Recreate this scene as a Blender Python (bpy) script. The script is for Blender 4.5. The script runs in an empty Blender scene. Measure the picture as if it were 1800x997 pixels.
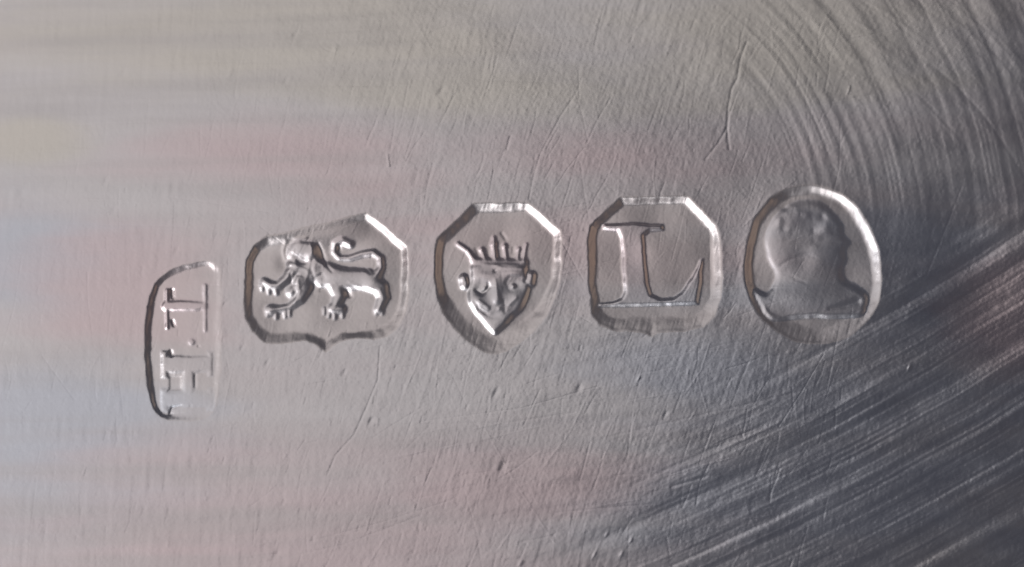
import bpy, math
import numpy as np

# ------------------------------------------------------------------ scene, camera, light
# 1 unit = 1 mm (macro photograph of hallmarks about 3 mm tall)
sc = bpy.context.scene
sc.unit_settings.system = 'METRIC'
sc.unit_settings.scale_length = 0.001
sc.unit_settings.length_unit = 'MILLIMETERS'

TH = math.radians(12.0)       # camera leans back from the plate normal
DIST = 75.0
WIDE = 22.0                   # millimetres across the frame
CAM = np.array([0.0, -DIST * math.sin(TH), DIST * math.cos(TH)])
cam = bpy.data.cameras.new('camera')
cam.sensor_width = 36.0
cam.lens = 36.0 * DIST / WIDE
cam.clip_start = 1.0
cam.clip_end = 5000.0
cam.dof.use_dof = True
cam.dof.focus_distance = DIST
cam.dof.aperture_fstop = 0.045
camo = bpy.data.objects.new('camera', cam)
camo.location = CAM
camo.rotation_euler = (TH, 0, 0)
sc.collection.objects.link(camo)
sc.camera = camo

world = bpy.data.worlds.new('World')
sc.world = world
world.use_nodes = True
bg = world.node_tree.nodes['Background']
bg.inputs[0].default_value = (0.72, 0.76, 1.0, 1)
bg.inputs[1].default_value = 0.055

from mathutils import Vector
def area(name, loc, target, sx, sy, power, col):
    l = bpy.data.lights.new(name, 'AREA')
    l.shape = 'RECTANGLE' if sy else 'DISK'; l.size = sx
    if sy: l.size_y = sy
    l.energy = power; l.color = col
    o = bpy.data.objects.new(name, l)
    o.location = loc
    o.rotation_euler = (Vector(target) - Vector(loc)).to_track_quat('-Z', 'Y').to_euler()
    sc.collection.objects.link(o)
    return o

# big soft source above and to the left, a bright window low at the lower left, a warm lamp low at the right
area('soft_ceiling_light', (-112, 50, 195), (0, 0, 0), 320, None, 142000, (1.0, 0.95, 0.93))
area('window_light', (-165, -150, 150), (0, 0, 0), 380, 180, 640000, (0.97, 0.98, 1.0))
area('warm_lamp_light', (205, 20, 78), (0, 0, 0), 260, 90, 24000, (1.0, 0.74, 0.52))

vs = sc.view_settings
vs.view_transform = 'Standard'; vs.look = 'None'; vs.gamma = 1.0
vs.exposure = 0.0; vs.use_curve_mapping = False

# ------------------------------------------------------------------ noise helpers
def tab(seed):
    return np.random.RandomState(seed).rand(256, 256).astype(np.float32)
def noise(a, b, seed):
    """smooth value noise, -1..1, lattice 1"""
    t = tab(seed)
    ia = np.floor(a).astype(np.int64); ib = np.floor(b).astype(np.int64)
    fa = (a - ia).astype(np.float32); fb = (b - ib).astype(np.float32)
    fa = fa * fa * (3 - 2 * fa); fb = fb * fb * (3 - 2 * fb)
    i0 = ia & 255; i1 = (ia + 1) & 255; j0 = ib & 255; j1 = (ib + 1) & 255
    return ((t[i0, j0] * (1 - fa) + t[i1, j0] * fa) * (1 - fb) + (t[i0, j1] * (1 - fa) + t[i1, j1] * fa) * fb) * 2 - 1
def sstep(x, a=0.0, b=1.0):
    t = np.clip((x - a) / (b - a), 0, 1)
    return t * t * (3 - 2 * t)

# ------------------------------------------------------------------ grid of the plate's top face (mm)
STEP = 0.0162
X0, X1, Y0, Y1 = -11.7, 11.7, -6.6, 6.9
def axis(lo, hi, far):
    fine = np.arange(lo, hi + STEP, STEP)
    g = [STEP * 1.5]
    while sum(g) < far: g.append(g[-1] * 1.25)
    c = np.cumsum(g)
    return np.concatenate([lo - c[::-1], fine, fine[-1] + c])
gx = axis(X0, X1, 38.0); gy = axis(Y0, Y1, 26.0)
NX, NY = len(gx), len(gy)
X, Y = np.meshgrid(gx, gy)            # rows follow y
AX, AY = max(-gx[0], gx[-1]), max(-gy[0], gy[-1])

def macro(x, y):
    """gently domed plate, falling away towards the lower right"""
    z = -(x * x) / (2 * 235.0) - (y * y) / (2 * 210.0)
    q = (x * 0.76 - y * 0.65) - 3.7
    z = z - 0.0115 * np.where(q > 0, q, 0) ** 2 / (1 + 0.05 * np.where(q > 0, q, 0))
    q2 = np.maximum(x * 0.45 + y * 0.89 - 4.9, 0)
    z = z + 0.026 * q2 ** 2 / (1 + 0.18 * q2)
    dip = lambda cx, cy, rx, ry: np.exp(-(((x - (cx - 900) * 0.01222) / (rx * 0.01222)) ** 2 + ((y - (498.5 - cy) * 0.01222) / (ry * 0.01222)) ** 2))
    z = z - 0.095 * dip(1710, 490, 95, 125)
    return z
ZM = macro(X, Y)
# where each point of the plate lies in the layout of the photograph (1800 x 997)
F = 1800 * cam.lens / 36.0
dy, dz = Y - CAM[1], ZM - CAM[2]
dep = dy * math.sin(TH) - dz * math.cos(TH)
upc = dy * math.cos(TH) + dz * math.sin(TH)
U = (900 + F * X / dep).astype(np.float32)
V = (498.5 - F * upc / dep).astype(np.float32)
MM = WIDE / 1800.0                    # mm per layout unit

# ------------------------------------------------------------------ outlines and distances
BIG = 999.0
def catmull(pts, n=6):
    p = np.array(pts, float); out = []
    m = len(p)
    for i in range(m):
        a, b, c, d = p[i - 1], p[i], p[(i + 1) % m], p[(i + 2) % m]
        for k in range(n):
            t = k / n
            out.append(0.5 * ((2 * b) + (c - a) * t + (2 * a - 5 * b + 4 * c - d) * t * t + (3 * b - a - 3 * c + d) * t ** 3))
    return np.array(out)
class Patch:
    """window of the grid in which one mark is worked out"""
    def __init__(s, u0, v0, u1, v1):
        pad = 14
        gu = lambda u: (u - 900) * MM; gv = lambda v: (498.5 - v) * MM / math.cos(TH)
        xa, xb = sorted((gu(u0 - pad) * 1.03, gu(u0 - pad) * 0.97))[0], sorted((gu(u1 + pad) * 1.03, gu(u1 + pad) * 0.97))[1]
        ya, yb = sorted((gv(v1 + pad) * 1.04, gv(v1 + pad) * 0.96))[0], sorted((gv(v0 - pad) * 1.04, gv(v0 - pad) * 0.96))[1]
        s.sl = (slice(np.searchsorted(gy, ya), np.searchsorted(gy, yb) + 1), slice(np.searchsorted(gx, xa), np.searchsorted(gx, xb) + 1))
        s.u = U[s.sl]; s.v = V[s.sl]
    def poly(s, pts):
        p = np.array(pts, np.float32); d = np.full(s.u.shape, 1e9, np.float32); ins = np.zeros(s.u.shape, bool)
        for i in range(len(p)):
            a, b = p[i - 1], p[i]
            e = b - a; wx = s.u - a[0]; wy = s.v - a[1]
            t = np.clip((wx * e[0] + wy * e[1]) / max(e @ e, 1e-6), 0, 1)
            d = np.minimum(d, (wx - t * e[0]) ** 2 + (wy - t * e[1]) ** 2)
            c = (a[1] > s.v) != (b[1] > s.v)
            if e[1] != 0:
                ins ^= c & (s.u < a[0] + e[0] * (s.v - a[1]) / e[1])
        d = np.sqrt(d)
        return np.where(ins, -d, d)
    def stroke(s, pts):
        """pts (x, y, radius): tapered line"""
        d = np.full(s.u.shape, 1e9, np.float32)
        if len(pts) == 1: pts = [pts[0], (pts[0][0] + .01,) + tuple(pts[0][1:])]
        for a, b in zip(pts[:-1], pts[1:]):
            ex, ey = b[0] - a[0], b[1] - a[1]
            wx = s.u - a[0]; wy = s.v - a[1]
            t = np.clip((wx * ex + wy * ey) / max(ex * ex + ey * ey, 1e-6), 0, 1)
            d = np.minimum(d, np.hypot(wx - t * ex, wy - t * ey) - (a[2] + (b[2] - a[2]) * t))
        return d
def conv(pts, ox, oy, k):
    return [(ox + p[0] / k, oy + p[1] / k) + tuple(q / k for q in p[2:]) for p in pts]
def smin(a, b, k):
    h = np.clip(0.5 + 0.5 * (b - a) / k, 0, 1)
    return b * (1 - h) + a * h - k * h * (1 - h)
def ramp(d, w):
    """0 outside, 1 inside, straight flank with rounded shoulders"""
    t = np.clip(-d / w, -0.2, 1.2)
    s = np.clip((t + 0.1) / 1.2, 0, 1)
    return 0.55 * s + 0.45 * s * s * (3 - 2 * s)

HT = np.zeros_like(U)                  # relief in layout units
REC = np.full(U.shape, BIG, np.float32)
ID = np.zeros(U.shape, np.int32)       # 0 plate, 10k hallmark, 10k+j pieces of its device
FIELD = np.zeros(U.shape, np.float32)  # how much of the original surface texture is left
wob = noise(U / 26, V / 26, 71) * 1.3 + noise(U / 9, V / 9, 72) * 0.7

def strike(k, patch, outline, depth, width, bulge=1.2):
    P = patch; d = P.poly(outline) + wob[P.sl] * 1.2
    depth = depth * (1 + 0.22 * noise(P.u / 55, P.v / 55, 80 + k)); width = width * (1 + 0.25 * noise(P.u / 45, P.v / 45, 90 + k))
    HT[P.sl] += -depth * ramp(d, width) + bulge * np.exp(-np.maximum(d, 0) / 13.0) * (1 - ramp(d, width)) * np.clip(1 + d / 5.0, 0, 1)
    FIELD[P.sl] = np.maximum(FIELD[P.sl], ramp(d, width))
    REC[P.sl] = np.minimum(REC[P.sl], d)
    ID[P.sl] = np.where(d < 2.5, 10 * k, ID[P.sl])
    return d
def emboss(k, j, patch, d, height, w, dome=0.0):
    P = patch; d = d + wob[P.sl] * 0.9
    r = ramp(d, w)
    HT[P.sl] += height * r + dome * (1 - np.exp(-np.maximum(-d, 0) / 14.0))
    inside = (ID[P.sl] // 10 == k)
    ID[P.sl] = np.where((d < 1.0) & inside, 10 * k + j, ID[P.sl])
def groove(patch, d, depth, w):
    HT[patch.sl] -= depth * ramp(d, w)

def blob(patch, cx, cy, rx, ry, h_):
    cx, cy = OX + cx / K, OY + cy / K
    HT[patch.sl] += h_ * np.exp(-(((patch.u - cx) * K / rx) ** 2 + ((patch.v - cy) * K / ry) ** 2))
def soften(patch, sig):
    """worn edges: blur the struck relief a little"""
    s_ = sig * MM / STEP; n_ = int(3 * s_ + 1); k_ = np.exp(-0.5 * (np.arange(-n_, n_ + 1) / s_) ** 2); k_ /= k_.sum()
    a = HT[patch.sl]
    for ax in (0, 1):
        p_ = np.pad(a, [(n_, n_) if i == ax else (0, 0) for i in (0, 1)], mode='edge')
        a = sum(w_ * np.take(p_, np.arange(i, i + a.shape[ax]), axis=ax) for i, w_ in enumerate(k_))
    HT[patch.sl] = a

# ---- 1 maker's mark, letters turned on their side
K, OX, OY = 2.93, 200, 420
P = Patch(225, 430, 420, 765)
o = catmull(conv([(300,160),(215,225),(172,360),(160,540),(168,730),(195,850),(245,915),(330,935),(450,925),(520,860),(542,690),(548,420),(550,200),(528,140),(480,112),(390,128)], OX, OY, K))
side = np.clip((P.u - 245) / 145, 0, 1)
fade = 0.16 + 0.84 * (1 - side) ** 1.2 + 0.28 * np.exp(-((P.u - 372) ** 2 + (P.v - 462) ** 2) / 900.0)
fade = fade * (1 - 0.6 * sstep(P.v, 620, 720) * sstep(P.u, 280, 340))
strike(1, P, o, 6.5 * fade, 9, 0.4)
d = P.stroke(conv([(272,262,15),(272,455,15)], OX, OY, K))
d = smin(d, P.stroke(conv([(272,345,32),(460,345,28)], OX, OY, K)), 3)
d = smin(d, P.stroke(conv([(470,240,16),(470,470,14)], OX, OY, K)), 3)
emboss(1, 1, P, d, 4.2 * fade + 0.5, 5.0)
R_ = lambda x0, y0, x1, y1: P.poly(conv([(x0, y0), (x1, y0), (x1, y1), (x0, y1)], OX, OY, K))
d = R_(240, 572, 282, 718)
for q in ((240,768,282,892), (250,598,515,692), (250,785,515,866), (352,640,415,820), (480,578,512,712), (480,770,512,885)): d = np.minimum(d, R_(*q))
emboss(1, 2, P, d, (3.4 * fade + 0.3) * (1 - 0.6 * sstep(P.v, 630, 715)), 5)
d = P.stroke(conv([(400,530,22)], OX, OY, K))
emboss(1, 3, P, d, 3.0 * fade, 4.0)
groove(P, P.stroke(conv([(300,262,14),(304,300,10)], OX, OY, K)), 3.0, 4)
groove(P, P.stroke(conv([(302,420,12),(310,445,11)], OX, OY, K)), 3.0, 4)
groove(P, P.stroke(conv([(293,575,12),(300,600,12)], OX, OY, K)), 2.4, 4)
groove(P, P.stroke(conv([(290,900,12),(300,870,10),(345,855,6)], OX, OY, K)), 2.4, 4)
groove(P, P.stroke(conv([(437,552,8)], OX, OY, K)), 2.2, 4)
groove(P, P.stroke(conv([(420,700,6),(420,765,6)], OX, OY, K)), 2.4, 4)
groove(P, P.poly(conv([(282,702),(350,702),(350,782),(282,782)], OX, OY, K)), 1.3, 3)
soften(P, 1.5)

# ---- 2 lion
K, OX, OY = 3.44, 410, 350
P = Patch(405, 345, 750, 650)
o = conv([(205,228),(400,185),(600,140),(808,88),(930,180),(1045,285),(1055,420),(1050,560),(1040,680),(1000,770),(930,830),(850,850),(760,842),(660,852),(610,880),(558,928),(510,882),(440,855),(360,862),(280,876),(190,862),(115,800),(75,715),(66,620),(74,500),(88,370),(130,285)], OX, OY, K)
fade = 1 - 0.88 * np.exp(-(((P.u - 540) / 100) ** 4 + ((P.v - 385) / 42) ** 4))
wd = 11 + 6 * sstep(P.v, 510, 600)
strike(2, P, o, (8.6 - 2.6 * sstep(P.v, 450, 600)) * fade, wd, 0.4)
L = lambda *pts: P.stroke(conv(pts, OX, OY, K))
d = L((405,325,86), (455,325,74))                                   # head and mane
d = smin(d, L((350,392,36), (440,420,50)), 6)                       # muzzle
d = smin(d, L((470,420,84), (560,455,82), (690,480,74), (805,480,64)), 8)
d = smin(d, L((440,450,70), (400,530,56), (350,560,36)), 6)
d = smin(d, L((370,420,50), (320,478,34), (270,520,27), (225,520,34), (185,498,32)), 5)      # raised forepaw
d = smin(d, L((430,520,62), (400,600,40), (340,648,27), (280,662,28), (225,668,38)), 5)      # standing forepaw
d = smin(d, L((610,500,60), (640,580,44), (615,640,36), (600,660,40), (655,662,32)), 5)
d = smin(d, L((810,490,70), (885,535,54), (905,590,44), (888,640,36), (878,664,34)), 5)
d = smin(d, L((860,465,34), (893,410,24), (890,350,25), (845,318,24), (780,326,24), (700,352,24), (640,350,23), (608,315,22), (620,265,24), (660,248,28), (705,268,28)), 3)
for q in ((170,545),(210,562),(255,568)): d = smin(d, L((q[0],q[1]-28,19),(q[0]+4,q[1],15)), 2)
for q in ((205,700),(258,712),(312,706),(340,700)): d = smin(d, L((q[0],q[1]-28,18),(q[0],q[1],14)), 2)
for q in ((550,690),(578,705),(612,716),(660,706)): d = smin(d, L((q[0],q[1]-30,17),(q[0],q[1],14)), 2)
for q in ((862,690),(900,690)): d = smin(d, L((q[0],q[1]-25,18),(q[0],q[1],14)), 2)
emboss(2, 1, P, d, 3.2, 8.5, 3.0)
for g in ([(512,262,9),(535,310,13),(560,390,13),(600,440,8)], [(395,375,18),(440,380,14)], [(345,440,10),(350,500,10),(375,560,9)],
          [(480,360,9),(470,420,10),(490,480,9)], [(540,450,10),(500,470,9)], [(570,520,11),(520,545,10)], [(690,548,16),(705,580,18)],
          [(330,445,9),(420,460,8)], [(640,275,10),(645,300,12)], [(800,420,9),(830,450,9)]):
    groove(P, L(*g), 3.0, 5.5)
for g in ([(345,392,11),(445,430,13)], [(330,280,9),(330,345,10)], [(500,370,10),(545,400,12)], [(500,500,11),(530,520,11)], [(700,500,9),(770,530,10)], [(595,520,10),(597,545,10)],
          [(385,470,12),(400,560,14),(370,620,12)], [(450,440,12),(440,500,12)], [(820,530,10),(885,545,12),(905,600,9)], [(318,250,14),(300,310,14),(312,360,12)], [(372,236,12),(440,232,13)], [(470,270,12),(480,330,12)], [(360,310,9),(390,335,9)]):
    groove(P, L(*g), -1.9, 5.5)
rb = np.random.RandomState(9)
for i in range(30):
    aa, rr = rb.uniform(0, 6.28), rb.uniform(0, 1) ** .5
    blob(P, 440 + 115 * rr * math.cos(aa), 430 + 115 * rr * math.sin(aa), rb.uniform(16, 34), rb.uniform(20, 44), rb.uniform(-2.0, 2.0))
for b_ in ((410,300,60,50,2.0),(660,460,110,40,1.6),(840,500,50,45,1.6),(480,470,60,50,1.4),(300,380,40,50,-1.5)): blob(P, *b_)
soften(P, 1.9)

# ---- 3 crowned leopard's head
K, OX, OY = 3.215, 740, 330
P = Patch(740, 325, 1015, 655)
o = conv([(298,98),(450,92),(602,90),(690,160),(782,250),(792,330),(792,420),(780,520),(750,620),(700,720),(640,800),(560,870),(480,925),(420,938),(350,922),(270,870),(195,800),(130,715),(95,620),(82,500),(84,380),(92,290),(190,195)], OX, OY, K)
wd = 12 + 14 * sstep(P.v, 470, 610)
strike(3, P, o, 9.0 - 3 * sstep(P.v, 440, 610), wd, 0.7)
face = catmull(conv([(292,430),(278,500),(262,570),(266,640),(300,705),(355,770),(410,832),(455,805),(520,740),(575,690),(608,620),(622,560),(605,480),(588,432),(440,425)], OX, OY, K))
d = P.poly(face)
d = smin(d, L((240,508,32), (250,545,34)), 3); d = smin(d, L((622,496,31), (614,530,32)), 3)
emboss(3, 1, P, d, 4.6, 7.0, 1.4)
d = L((300,412,24), (440,420,28), (585,418,24))
for a in ([(208,312,17),(262,350,15),(305,410,22)], [(342,345,15)], [(348,360,9),(362,400,16)], [(412,312,20)], [(409,275,10),(412,325,14),(420,400,22)],
          [(472,325,18)], [(474,340,10),(482,400,16)], [(553,342,17)], [(550,350,10),(545,400,16)], [(595,315,11),(585,360,11),(580,410,16)]):
    d = smin(d, L(*a), 4)
emboss(3, 2, P, d, 3.4, 6.0, 0.8)
for g, dep_ in (([(310,575,10),(345,600,13),(385,560,12),(380,535,8)], 3.0), ([(360,570,1)], 0), ([(420,468,12)], 2.6), ([(455,490,8),(458,545,9),(470,590,9)], 0.7),
                ([(480,540,8),(500,500,7),(560,505,8)], 1.8), ([(298,640,8),(330,690,11),(372,712,9)], 2.8), ([(470,640,9),(475,700,10)], 1.4), ([(335,695,8),(400,735,10),(450,738,10),(512,690,9)], 0.5),
                ([(590,525,11)], 3.2), ([(245,535,8)], 2.4), ([(455,250,9),(480,285,9)], 2.2), ([(310,340,9),(325,370,9)], 2.2), ([(378,340,7),(382,372,7)], 2.0), ([(522,330,8),(520,365,8)], 2.0),
                ([(585,630,7),(545,690,8),(480,755,7)], 1.0)):
    groove(P, L(*g), dep_, 4.5)
for g, h_ in (([(420,520,9),(425,570,16),(430,635,30)], 2.0), ([(450,452,9),(575,455,10)], 2.6), ([(362,568,9)], 2.6), ([(523,555,16)], 2.4), ([(325,640,11),(380,680,14)], 2.6),
              ([(442,684,13)], 2.4), ([(500,660,12),(540,620,11)], 2.0), ([(275,640,6),(300,695,7),(370,775,7),(415,818,8)], 1.6)):
    groove(P, L(*g), -h_, 6)
for b_ in ((352,568,50,40,-2.8),(515,550,52,40,-2.8),(360,568,16,14,2.2),(518,556,17,15,2.2),(432,620,56,75,2.2),(325,640,52,44,2.8),(545,625,52,50,2.6),(360,500,60,24,1.6),(520,480,60,22,1.6),(440,740,60,50,1.6),(415,722,40,24,-1.6),(300,480,60,40,0.9),(545,480,60,30,0.8),(265,400,14,14,0.5)): blob(P, *b_)
soften(P, 1.9)

# ---- 4 letter L
K, OX, OY = 3.325, 1010, 320
P = Patch(1005, 315, 1300, 625)
o = conv([(272,92),(460,90),(662,86),(745,165),(825,255),(848,400),(858,540),(848,680),(815,780),(745,845),(650,872),(540,872),(485,878),(448,900),(415,880),(330,868),(230,872),(150,840),(105,770),(88,640),(82,480),(84,340),(98,255),(180,175)], OX, OY, K)
wd = 12 + 14 * sstep(P.v, 500, 580)
strike(4, P, o, 8.4 - 4.6 * sstep(P.v, 450, 590), wd, 0.8)
o = conv([(162,238),(350,232),(522,240),(526,283),(440,290),(410,312),(420,460),(432,600),(450,655),(500,676),(570,672),(622,640),(680,560),(732,450),(755,438),(745,560),(728,718),(440,724),(138,728),(146,704),(225,694),(270,672),(286,640),(278,470),(268,320),(250,282),(165,278)], OX, OY, K)
emboss(4, 1, P, P.poly(o), 4.2, 5.5)
soften(P, 1.5)

# ---- 5 sovereign's head
K, OX, OY = 3.0226, 1280, 300
P = Patch(1275, 295, 1600, 640)
o = catmull(conv([(92,540),(98,420),(128,295),(190,190),(275,115),(370,88),(480,84),(590,122),(685,205),(762,330),(802,470),(808,610),(782,730),(710,825),(600,892),(480,918),(370,906),(275,865),(190,795),(120,680)], OX, OY, K), 4)
wd = 12 + 14 * sstep(P.v, 490, 590)
strike(5, P, o, 8.6 - 4 * sstep(P.v, 460, 600), wd, 1.0)
o = catmull(conv([(420,150),(330,172),(250,235),(205,320),(196,400),(212,465),(245,525),(248,580),(205,645),(138,624),(160,700),(232,800),(380,785),(560,785),(700,780),(748,722),(738,650),(690,605),(630,570),(618,520),(636,470),(628,420),(655,380),(620,330),(610,280),(560,215),(500,165)], OX, OY, K), 4)
d = P.poly(o)
emboss(5, 1, P, d, 1.5 + 2.7 * np.maximum(sstep(P.v, 470, 540), 0.15 * sstep(P.u, 1420, 1350)), 12.0 - 5.5 * np.maximum(sstep(P.v, 530, 550), sstep(P.u, 1420, 1370)), 1.8)
groove(P, L((690,695,36), (630,715,28), (540,735,12)), 3.6, 13)
for b_ in ((370,350,210,200,1.3),(430,540,170,110,1.8),(420,690,260,90,1.6),(400,470,60,70,-1.6),(520,300,30,40,1.2),(560,430,50,40,0.9),(470,380,40,25,-1.0),(350,250,70,50,0.8),(330,680,120,50,1.2)): blob(P, *b_)
rb = np.random.RandomState(3)
for i in range(26):
    aa, rr = rb.uniform(0, 6.28), rb.uniform(0.3, 1.0)
    blob(P, 400 + 170 * rr * math.cos(aa), 300 + 130 * rr * math.sin(aa), rb.uniform(14, 34), rb.uniform(14, 30), rb.uniform(-0.8, 0.8))
groove(P, L((250,520,8), (330,470,9), (420,440,9), (480,470,6)), 1.1, 8)
groove(P, L((330,560,8), (420,600,9), (560,590,8)), 0.9, 9)
groove(P, L((560,330,9), (590,335,8)), 1.2, 6)
groove(P, L((590,420,6), (625,425,6)), 1.0, 5)
groove(P, L((180,650,10), (230,640,12)), -1.2, 8)
soften(P, 2.0)

# ------------------------------------------------------------------ wear of the surface, in layout units
keep = 1 - 0.45 * FIELD
def fbm(a, b, seed):
    return noise(a, b, seed) + 0.5 * noise(a * 2.03, b * 2.03, seed + 1) + 0.25 * noise(a * 4.1, b * 4.1, seed + 2)
# arcs of brushing at the upper right (two sweeps), straight strokes at the lower right, long faint rubs elsewhere
def polar(cx, cy):
    dx, dyv = U - cx, V - cy
    return np.hypot(dx, dyv), np.arctan2(dyv, dx)
r1, a1 = polar(935, 437); r2, a2 = polar(1150, 690); r3, a3 = polar(-643, -3230)
wj = noise(U / 90, V / 90, 5) * 5
gate = lambda s: sstep(s, -0.25, 0.55)
m1 = sstep(r1, 330, 560) * sstep(V, 440, 330) * sstep(U, 1150, 1380)
m2 = sstep(r2, 520, 760) * sstep(V, 470, 330) * sstep(U, 1250, 1500)
m3 = sstep(r3 + (U - 1300) * 0.22, 4230, 4560) * sstep(V + (U - 1000) * 0.42, 600, 800) * sstep(U, 850, 1350)
m3 = np.maximum(m3, sstep(U, 1540, 1600) * sstep(V, 430, 520))
HS = np.zeros_like(U)
HS += m1 * (1.2 * noise((r1 + wj) / 26, a1 * 2.2, 11) + 0.62 * noise((r1 + wj) / 11, a1 * 3, 12) + 0.22 * noise((r1 + wj) / 4.5, a1 * 5, 13))
HS += m2 * (1.5 * noise((r2 + wj) / 30, a2 * 2.0, 14) + 0.55 * noise((r2 + wj) / 12, a2 * 3, 15) + 0.2 * noise((r2 + wj) / 5, a2 * 4, 16))
HS += m3 * (2.4 * noise((r3 + wj * .4) / 27, a3 * 9, 17) + 1.1 * noise((r3 + wj * .4) / 11, a3 * 15, 18) + 0.36 * noise((r3 + wj * .4) / 4.6, a3 * 26, 19))
# horizontal rubs that rise a little to the right
ha = V + U * 0.085 + noise(U / 200, V / 120, 21) * 14; hb = U - V * 0.085
m4 = 1 - 0.8 * sstep(U, 1050, 1450)
HS += m4 * (1.3 * noise(ha / 46, hb / 520, 22) + 0.6 * noise(ha / 15, hb / 340, 23) + 0.06 * noise(ha / 4.5, hb / 160, 24))
# upright fine scratches, leaning
ca = U + V * 0.30; cb = V - U * 0.30
da = U + V * 0.06; db = V - U * 0.06
mc = sstep(U, 350, 800)
HS += mc * keep * (1 - 0.6 * np.maximum(m3, np.maximum(m1, m2))) * (0.12 * noise(ca / 3.6, cb / 40, 31) + 0.26 * noise(ca / 8, cb / 46, 32) * gate(noise(U / 120, V / 120, 33)))
HS += (1 - mc) * keep * (0.08 * noise(da / 3.6, db / 26, 34) + 0.45 * noise(da / 9, db / 44, 35) * gate(noise(U / 150, V / 90, 36) + 0.5 * sstep(V, 300, 620)))
# grain and shallow lumps
HS += keep * (0.17 * noise(U / 5.5, V / 5.5, 41) + 0.20 * noise(U / 13, V / 15, 42)) + 1.0 * noise(U / 70, V / 60, 43)
HS += 0.12 * noise(U / 2.9, V / 3.4, 44)
edge = FIELD * (1 - FIELD) * 4
HS += edge * (0.5 * noise(ca / 3.4, cb / 60, 51) + 0.25 * noise(ca / 7, cb / 60, 52))
# single scratches, nicks and pits
rng = np.random.RandomState(7)
def line(pts, depth, w):
    us = [p[0] for p in pts]; vs_ = [p[1] for p in pts]
    q = Patch(min(us) - 25, min(vs_) - 25, max(us) + 25, max(vs_) + 25)
    dd = np.maximum(q.stroke([(p[0], p[1], 0.0) for p in pts]), 0)
    HS[q.sl] -= 0.42 * depth * np.exp(-(dd / w) ** 2)
line([(668,610),(664,668),(640,726),(622,765),(590,800),(575,835)], 1.6, 1.8)
line([(1312,75),(1300,110),(1296,138),(1286,158),(1280,190),(1278,225),(1282,262)], 2.0, 2.4)
line([(1278,225),(1262,252),(1240,280)], 1.6, 2.2)
line([(1022,138),(1012,165),(985,205),(950,270),(938,310),(930,350)], 1.2, 1.8)
line([(897,240),(891,262)], 2.4, 2.2); line([(742,690),(1000,728)], .5, 2); line([(660,748),(900,742),(1010,725)], 0.9, 2.0)
line([(868,300),(858,350)], 1.0, 1.6); line([(800,165),(775,215)], 1.0, 1.8); line([(1404,120),(1399,152)], 0.9, 1.6)
line([(1494,152),(1490,165)], -2.0, 2.0); line([(681,272),(684,292)], -2.4, 1.8); line([(560,795),(700,800)], .4, 1.8)
line([(1060,770),(1400,690)], 0.7, 2.2); line([(1180,856),(1240,838)], 2.2, 3.0); line([(1690,330),(1655,420),(1630,480)], 0.9, 2)
for (pu, pv, rr, dd) in [(775,160,6,3),(216,129,5,3),(518,62,5,2.5),(403,132,7,-3),(503,141,5,2.5),(589,88,6,-2.2),(61,52,5,-2),(365,63,6,2),(652,740,5,4),(872,690,6,3.5),(1018,683,6,4),
                         (884,820,8,4),(310,440,6,3),(395,535,5,2.5),(425,612,5,3),(486,974,6,3),(1123,665,3,-4),(1170,728,4,3),(1598,647,4,-3.5),(37,340,8,3),(185,318,6,3),(200,370,6,2.5),(470,637,5,3),(605,655,5,3),(1092,975,4,-4),(1066,940,3,-3.5),(1109,950,3,-4),(915,990,4,-3.5),(1045,975,3,-4)]:
    q = Patch(pu - 40, pv - 40, pu + 40, pv + 40)
    HS[q.sl] -= 0.42 * dd * np.exp(-(((q.u - pu + (q.v - pv) * 0.4) / (rr * 0.8)) ** 2 + ((q.v - pv) / (rr * 1.3)) ** 2))
for i in range(240):                    # scattered short nicks, leaning like the rest
    pu, pv = rng.uniform(60, 1250), rng.uniform(250, 990)
    if i % 3: pv = rng.uniform(560, 960); pu = rng.uniform(60, 900)
    ln = rng.uniform(3, 14); le = rng.uniform(0.05, 0.35)
    line([(pu, pv), (pu - ln * le, pv + ln)], rng.uniform(0.3, 1.3) * (1 if rng.rand() < .8 else -1), rng.uniform(1.4, 2.4))
for i in range(1300):                   # hairlines of all lengths
    pu, pv = rng.uniform(-20, 1500), rng.uniform(-10, 1000)
    ln = 18 + rng.exponential(32); an = math.radians(rng.normal(96 if pu < 500 else 107, 9))
    if rng.rand() < 0.25: an = math.radians(rng.normal(-6, 7)); ln *= 2.2
    if rng.rand() < 0.06: an = rng.uniform(0, 3.14)
    e_ = (pu + ln * math.cos(an), pv + ln * math.sin(an)); bw = rng.normal(0, ln * 0.03)
    line([(pu, pv), ((pu + e_[0]) / 2 + bw, (pv + e_[1]) / 2 + bw * .4), e_], rng.uniform(0.15, 0.9) * (1 if rng.rand() < .7 else -0.8), rng.uniform(1.0, 1.6))
WEAR = 0.33 + 0.04 * mc + 0.17 * m3 - 0.07 * np.maximum(m1, m2) - 0.10 * sstep(U, 700, 200) * sstep(V, 420, 150)
FR = sstep(np.maximum(np.abs(U - 900) / 900, np.abs(V - 498.5) / 498.5), 1.25, 1.02)
HT += HS * np.maximum(FR, 0) * WEAR
Z = ZM + HT * MM
# rolled border of the plate, far outside the picture
ex = np.maximum(np.abs(X) / AX, np.abs(Y) / AY)
Z -= 1.1 * sstep(ex, 0.93, 1.0) ** 2
# rounded corners
nx_, ny_ = np.abs(X) / AX, np.abs(Y) / AY
f = ex / np.maximum((nx_ ** 6 + ny_ ** 6) ** (1 / 6), 1e-6)
kk = sstep(ex, 0.45, 1.0)
XX = X * (1 + (f - 1) * kk); YY = Y * (1 + (f - 1) * kk)

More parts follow.
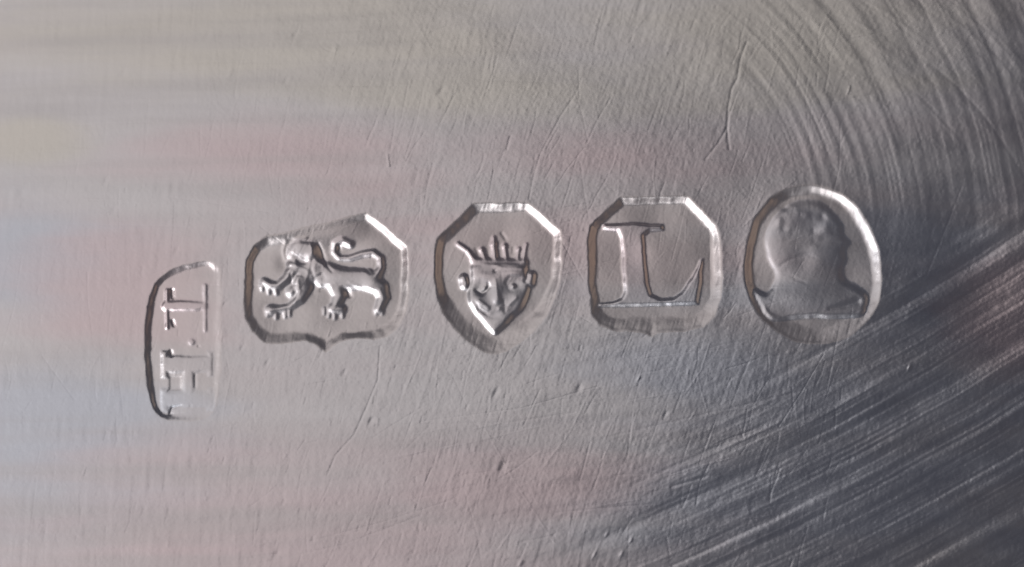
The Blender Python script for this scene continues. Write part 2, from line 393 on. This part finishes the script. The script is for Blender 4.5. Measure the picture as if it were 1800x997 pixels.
# normals of the relief, shared by all pieces so the seams stay unseen
gzx = np.gradient(Z, gx, axis=1); gzy = np.gradient(Z, gy, axis=0)
nl = np.sqrt(gzx ** 2 + gzy ** 2 + 1)
NRM = np.stack([-gzx / nl, -gzy / nl, 1 / nl], -1).reshape(-1, 3).astype(np.float32)
CO = np.stack([XX, YY, Z], -1).reshape(-1, 3).astype(np.float32)

# ------------------------------------------------------------------ silver
def silver(mark_tint=None, strength=0.8, rough=(0.30, 0.36)):
    m = bpy.data.materials.new('worn_silver'); m.use_nodes = True
    nt = m.node_tree; N = nt.nodes; Lk = nt.links
    b = N['Principled BSDF']
    b.inputs['Metallic'].default_value = 1.0
    tc = N.new('ShaderNodeTexCoord')
    def nd(t, **kw):
        n = N.new(t)
        for k_, v_ in kw.items(): setattr(n, k_, v_)
        return n
    mp = nd('ShaderNodeMapping'); mp.inputs['Rotation'].default_value = (0, 0, math.radians(-5)); mp.inputs['Scale'].default_value = (0.07, 0.42, 1)
    Lk.new(tc.outputs['Object'], mp.inputs['Vector'])
    def nz(scale, detail, off):
        n = nd('ShaderNodeTexNoise'); n.inputs['Scale'].default_value = scale; n.inputs['Detail'].default_value = detail
        a = nd('ShaderNodeVectorMath', operation='ADD'); a.inputs[1].default_value = (off, off * 0.7, off * 0.3)
        Lk.new(mp.outputs[0], a.inputs[0]); Lk.new(a.outputs[0], n.inputs['Vector'])
        return n.outputs['Fac']
    def mr(v, a, c):
        n = nd('ShaderNodeMapRange', interpolation_type='SMOOTHSTEP'); n.inputs['From Min'].default_value = a; n.inputs['From Max'].default_value = c
        Lk.new(v, n.inputs['Value']); return n.outputs[0]
    def mix(fac, c1, c2):
        n = nd('ShaderNodeMix', data_type='RGBA')
        Lk.new(fac, n.inputs['Factor'])
        for s_, c_ in ((6, c1), (7, c2)):
            if isinstance(c_, tuple): n.inputs[s_].default_value = c_ + (1,)
            else: Lk.new(c_, n.inputs[s_])
        return n.outputs[2]
    # rosy, straw and bluish tints, in long patches
    def tint_at(patches, seed, soft):
        acc = None
        wn = nz(1.6, 4, seed)
        for (pu, pv, ru, rv) in patches:
            a = nd('ShaderNodeVectorMath', operation='SUBTRACT'); a.inputs[1].default_value = ((pu - 900) * MM, (498.5 - pv) * MM, 0)
            Lk.new(tc.outputs['Object'], a.inputs[0])
            e = nd('ShaderNodeVectorMath', operation='MULTIPLY'); e.inputs[1].default_value = (1 / (ru * MM), 1 / (rv * MM), 0)
            Lk.new(a.outputs[0], e.inputs[0])
            l = nd('ShaderNodeVectorMath', operation='LENGTH'); Lk.new(e.outputs[0], l.inputs[0])
            w = nd('ShaderNodeMath', operation='MULTIPLY_ADD'); w.inputs[1].default_value = 2.6; w.inputs[2].default_value = -1.3; Lk.new(wn, w.inputs[0])
            t = nd('ShaderNodeMath', operation='ADD'); Lk.new(l.outputs['Value'], t.inputs[0]); Lk.new(w.outputs[0], t.inputs[1])
            v = mr(t.outputs[0], 1.35, 0.15)
            if acc is None: acc = v
            else:
                x_ = nd('ShaderNodeMath', operation='MAXIMUM'); Lk.new(acc, x_.inputs[0]); Lk.new(v, x_.inputs[1]); acc = x_.outputs[0]
        k2 = nd('ShaderNodeMath', operation='MULTIPLY'); k2.inputs[1].default_value = soft; Lk.new(acc, k2.inputs[0])
        return k2.outputs[0]
    c = mix(mr(nz(1.3, 3, 3.1), 0.42, 0.66), (0.80, 0.77, 0.775), (0.79, 0.735, 0.74))
    c = mix(tint_at([(500, 70, 800, 150), (1300, 40, 500, 120), (40, 230, 130, 60)], 4.2, 0.8), c, (0.80, 0.757, 0.68))
    c = mix(tint_at([(40, 400, 210, 150), (60, 820, 300, 170), (1500, 780, 520, 300), (1250, 660, 300, 120), (1640, 440, 200, 130)], 9.7, 0.95), c, (0.715, 0.735, 0.80))  # patches at the right paint the dark blue reflection into the colour
    c = mix(tint_at([(400, 985, 700, 170), (520, 265, 330, 70), (1800, 540, 130, 190), (230, 480, 200, 120), (880, 880, 250, 90), (650, 320, 260, 60), (1080, 270, 420, 70), (1000, 420, 500, 90)], 14.4, 0.85), c, (0.82, 0.68, 0.69))
    mp2 = nd('ShaderNodeMapping'); mp2.inputs['Rotation'].default_value = (0, 0, math.radians(-5)); mp2.inputs['Scale'].default_value = (0.09, 1.7, 1)
    Lk.new(tc.outputs['Object'], mp2.inputs['Vector'])
    nb = nd('ShaderNodeTexNoise'); nb.inputs['Scale'].default_value = 1.0; nb.inputs['Detail'].default_value = 3; Lk.new(mp2.outputs[0], nb.inputs['Vector'])
    lf = tint_at([(300, 150, 900, 260), (200, 850, 800, 260)], 30.0, 0.55)
    bm = nd('ShaderNodeMath', operation='MULTIPLY'); Lk.new(lf, bm.inputs[0]); Lk.new(mr(nb.outputs['Fac'], 0.40, 0.72), bm.inputs[1])
    c = mix(bm.outputs[0], c, (0.66, 0.63, 0.625))
    if mark_tint:
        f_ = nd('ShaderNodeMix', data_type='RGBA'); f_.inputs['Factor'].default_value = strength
        Lk.new(c, f_.inputs[6]); f_.inputs[7].default_value = mark_tint + (1,); c = f_.outputs[2]
    Lk.new(c, b.inputs['Base Color'])
    r = nd('ShaderNodeMapRange'); r.inputs['From Min'].default_value = 0.3; r.inputs['From Max'].default_value = strength
    r.inputs['To Min'].default_value = rough[0]; r.inputs['To Max'].default_value = rough[1]
    Lk.new(nz(6.0, 5, 1.0), r.inputs['Value']); Lk.new(r.outputs[0], b.inputs['Roughness'])
    return m
MAT = silver()
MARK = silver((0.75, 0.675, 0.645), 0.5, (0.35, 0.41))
MARK_WORN = silver((0.75, 0.675, 0.645), 0.25, (0.35, 0.41))     # browner base colour in the struck marks, weaker here
DEVICE = silver(None, 0, (0.36, 0.41))                # worn high spots of the devices

# ------------------------------------------------------------------ meshes cut out of the relief
def link(name, me, parent):
    o = bpy.data.objects.new(name, me); sc.collection.objects.link(o); o.parent = parent
    return o
def mesh_from(name, co, quads, nrm):
    me = bpy.data.meshes.new(name)
    nq = len(quads)
    me.vertices.add(len(co)); me.vertices.foreach_set('co', np.ascontiguousarray(co, np.float32).ravel())
    me.loops.add(nq * 4); me.loops.foreach_set('vertex_index', np.ascontiguousarray(quads, np.int32).ravel())
    me.polygons.add(nq); me.polygons.foreach_set('loop_start', np.arange(0, nq * 4, 4, dtype=np.int32))
    me.update(calc_edges=True)
    me.polygons.foreach_set('use_smooth', np.ones(nq, bool))
    if nrm is not None: me.normals_split_custom_set_from_vertices(np.ascontiguousarray(nrm, np.float32))
    me.materials.append(MAT)
    return me
BASE = -3.0 - 1.1
idx = np.arange(NX * NY).reshape(NY, NX)
Q = np.stack([idx[:-1, :-1], idx[:-1, 1:], idx[1:, 1:], idx[1:, :-1]], -1).reshape(-1, 4)
FID = ID[:-1, :-1].reshape(-1)
def piece(name, fid, parent, label=None):
    q = Q[FID == fid]
    vi, inv = np.unique(q, return_inverse=True)
    o = link(name, mesh_from(name, CO[vi], inv.reshape(-1, 4), NRM[vi]), parent)
    if label: o['label'] = label
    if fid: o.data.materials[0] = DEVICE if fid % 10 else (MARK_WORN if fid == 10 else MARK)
    return o

plate = bpy.data.objects.new('silver_plate', None); sc.collection.objects.link(plate)
plate['label'] = 'worn brushed silver plate struck with a row of five hallmarks'
plate['category'] = 'silver plate'
piece('plate_face', 0, plate, 'scratched, brushed upper face of the silver plate')

# underside and rim, outside the picture
ring = np.concatenate([idx[0, :-1], idx[:-1, -1], idx[-1, :0:-1], idx[:0:-1, 0]])
top = CO[ring]; n = len(ring)
zb = CO[:, 2].min() - 1.6
low = top.copy(); low[:, 2] = zb; low[:, :2] *= 0.985
me = bpy.data.meshes.new('plate_underside')
me.from_pydata(np.concatenate([top, low]).tolist(), [], [(int(i), int(n + i), int(n + (i + 1) % n), int((i + 1) % n)) for i in range(n)] + [tuple(range(2 * n - 1, n - 1, -1))])
me.materials.append(MAT); link('plate_underside', me, plate)

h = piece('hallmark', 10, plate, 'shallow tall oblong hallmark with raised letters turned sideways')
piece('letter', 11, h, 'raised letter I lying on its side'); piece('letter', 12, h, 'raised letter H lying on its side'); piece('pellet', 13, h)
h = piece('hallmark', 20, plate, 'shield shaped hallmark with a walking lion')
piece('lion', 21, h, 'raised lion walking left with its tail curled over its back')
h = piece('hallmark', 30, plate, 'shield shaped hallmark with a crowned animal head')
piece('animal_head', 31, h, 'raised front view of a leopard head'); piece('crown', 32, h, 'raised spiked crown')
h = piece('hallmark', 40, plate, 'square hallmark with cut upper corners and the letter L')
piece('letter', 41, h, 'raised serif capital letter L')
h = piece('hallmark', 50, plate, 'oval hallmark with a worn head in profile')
piece('portrait_head', 51, h, 'worn raised head and shoulders in profile facing right')
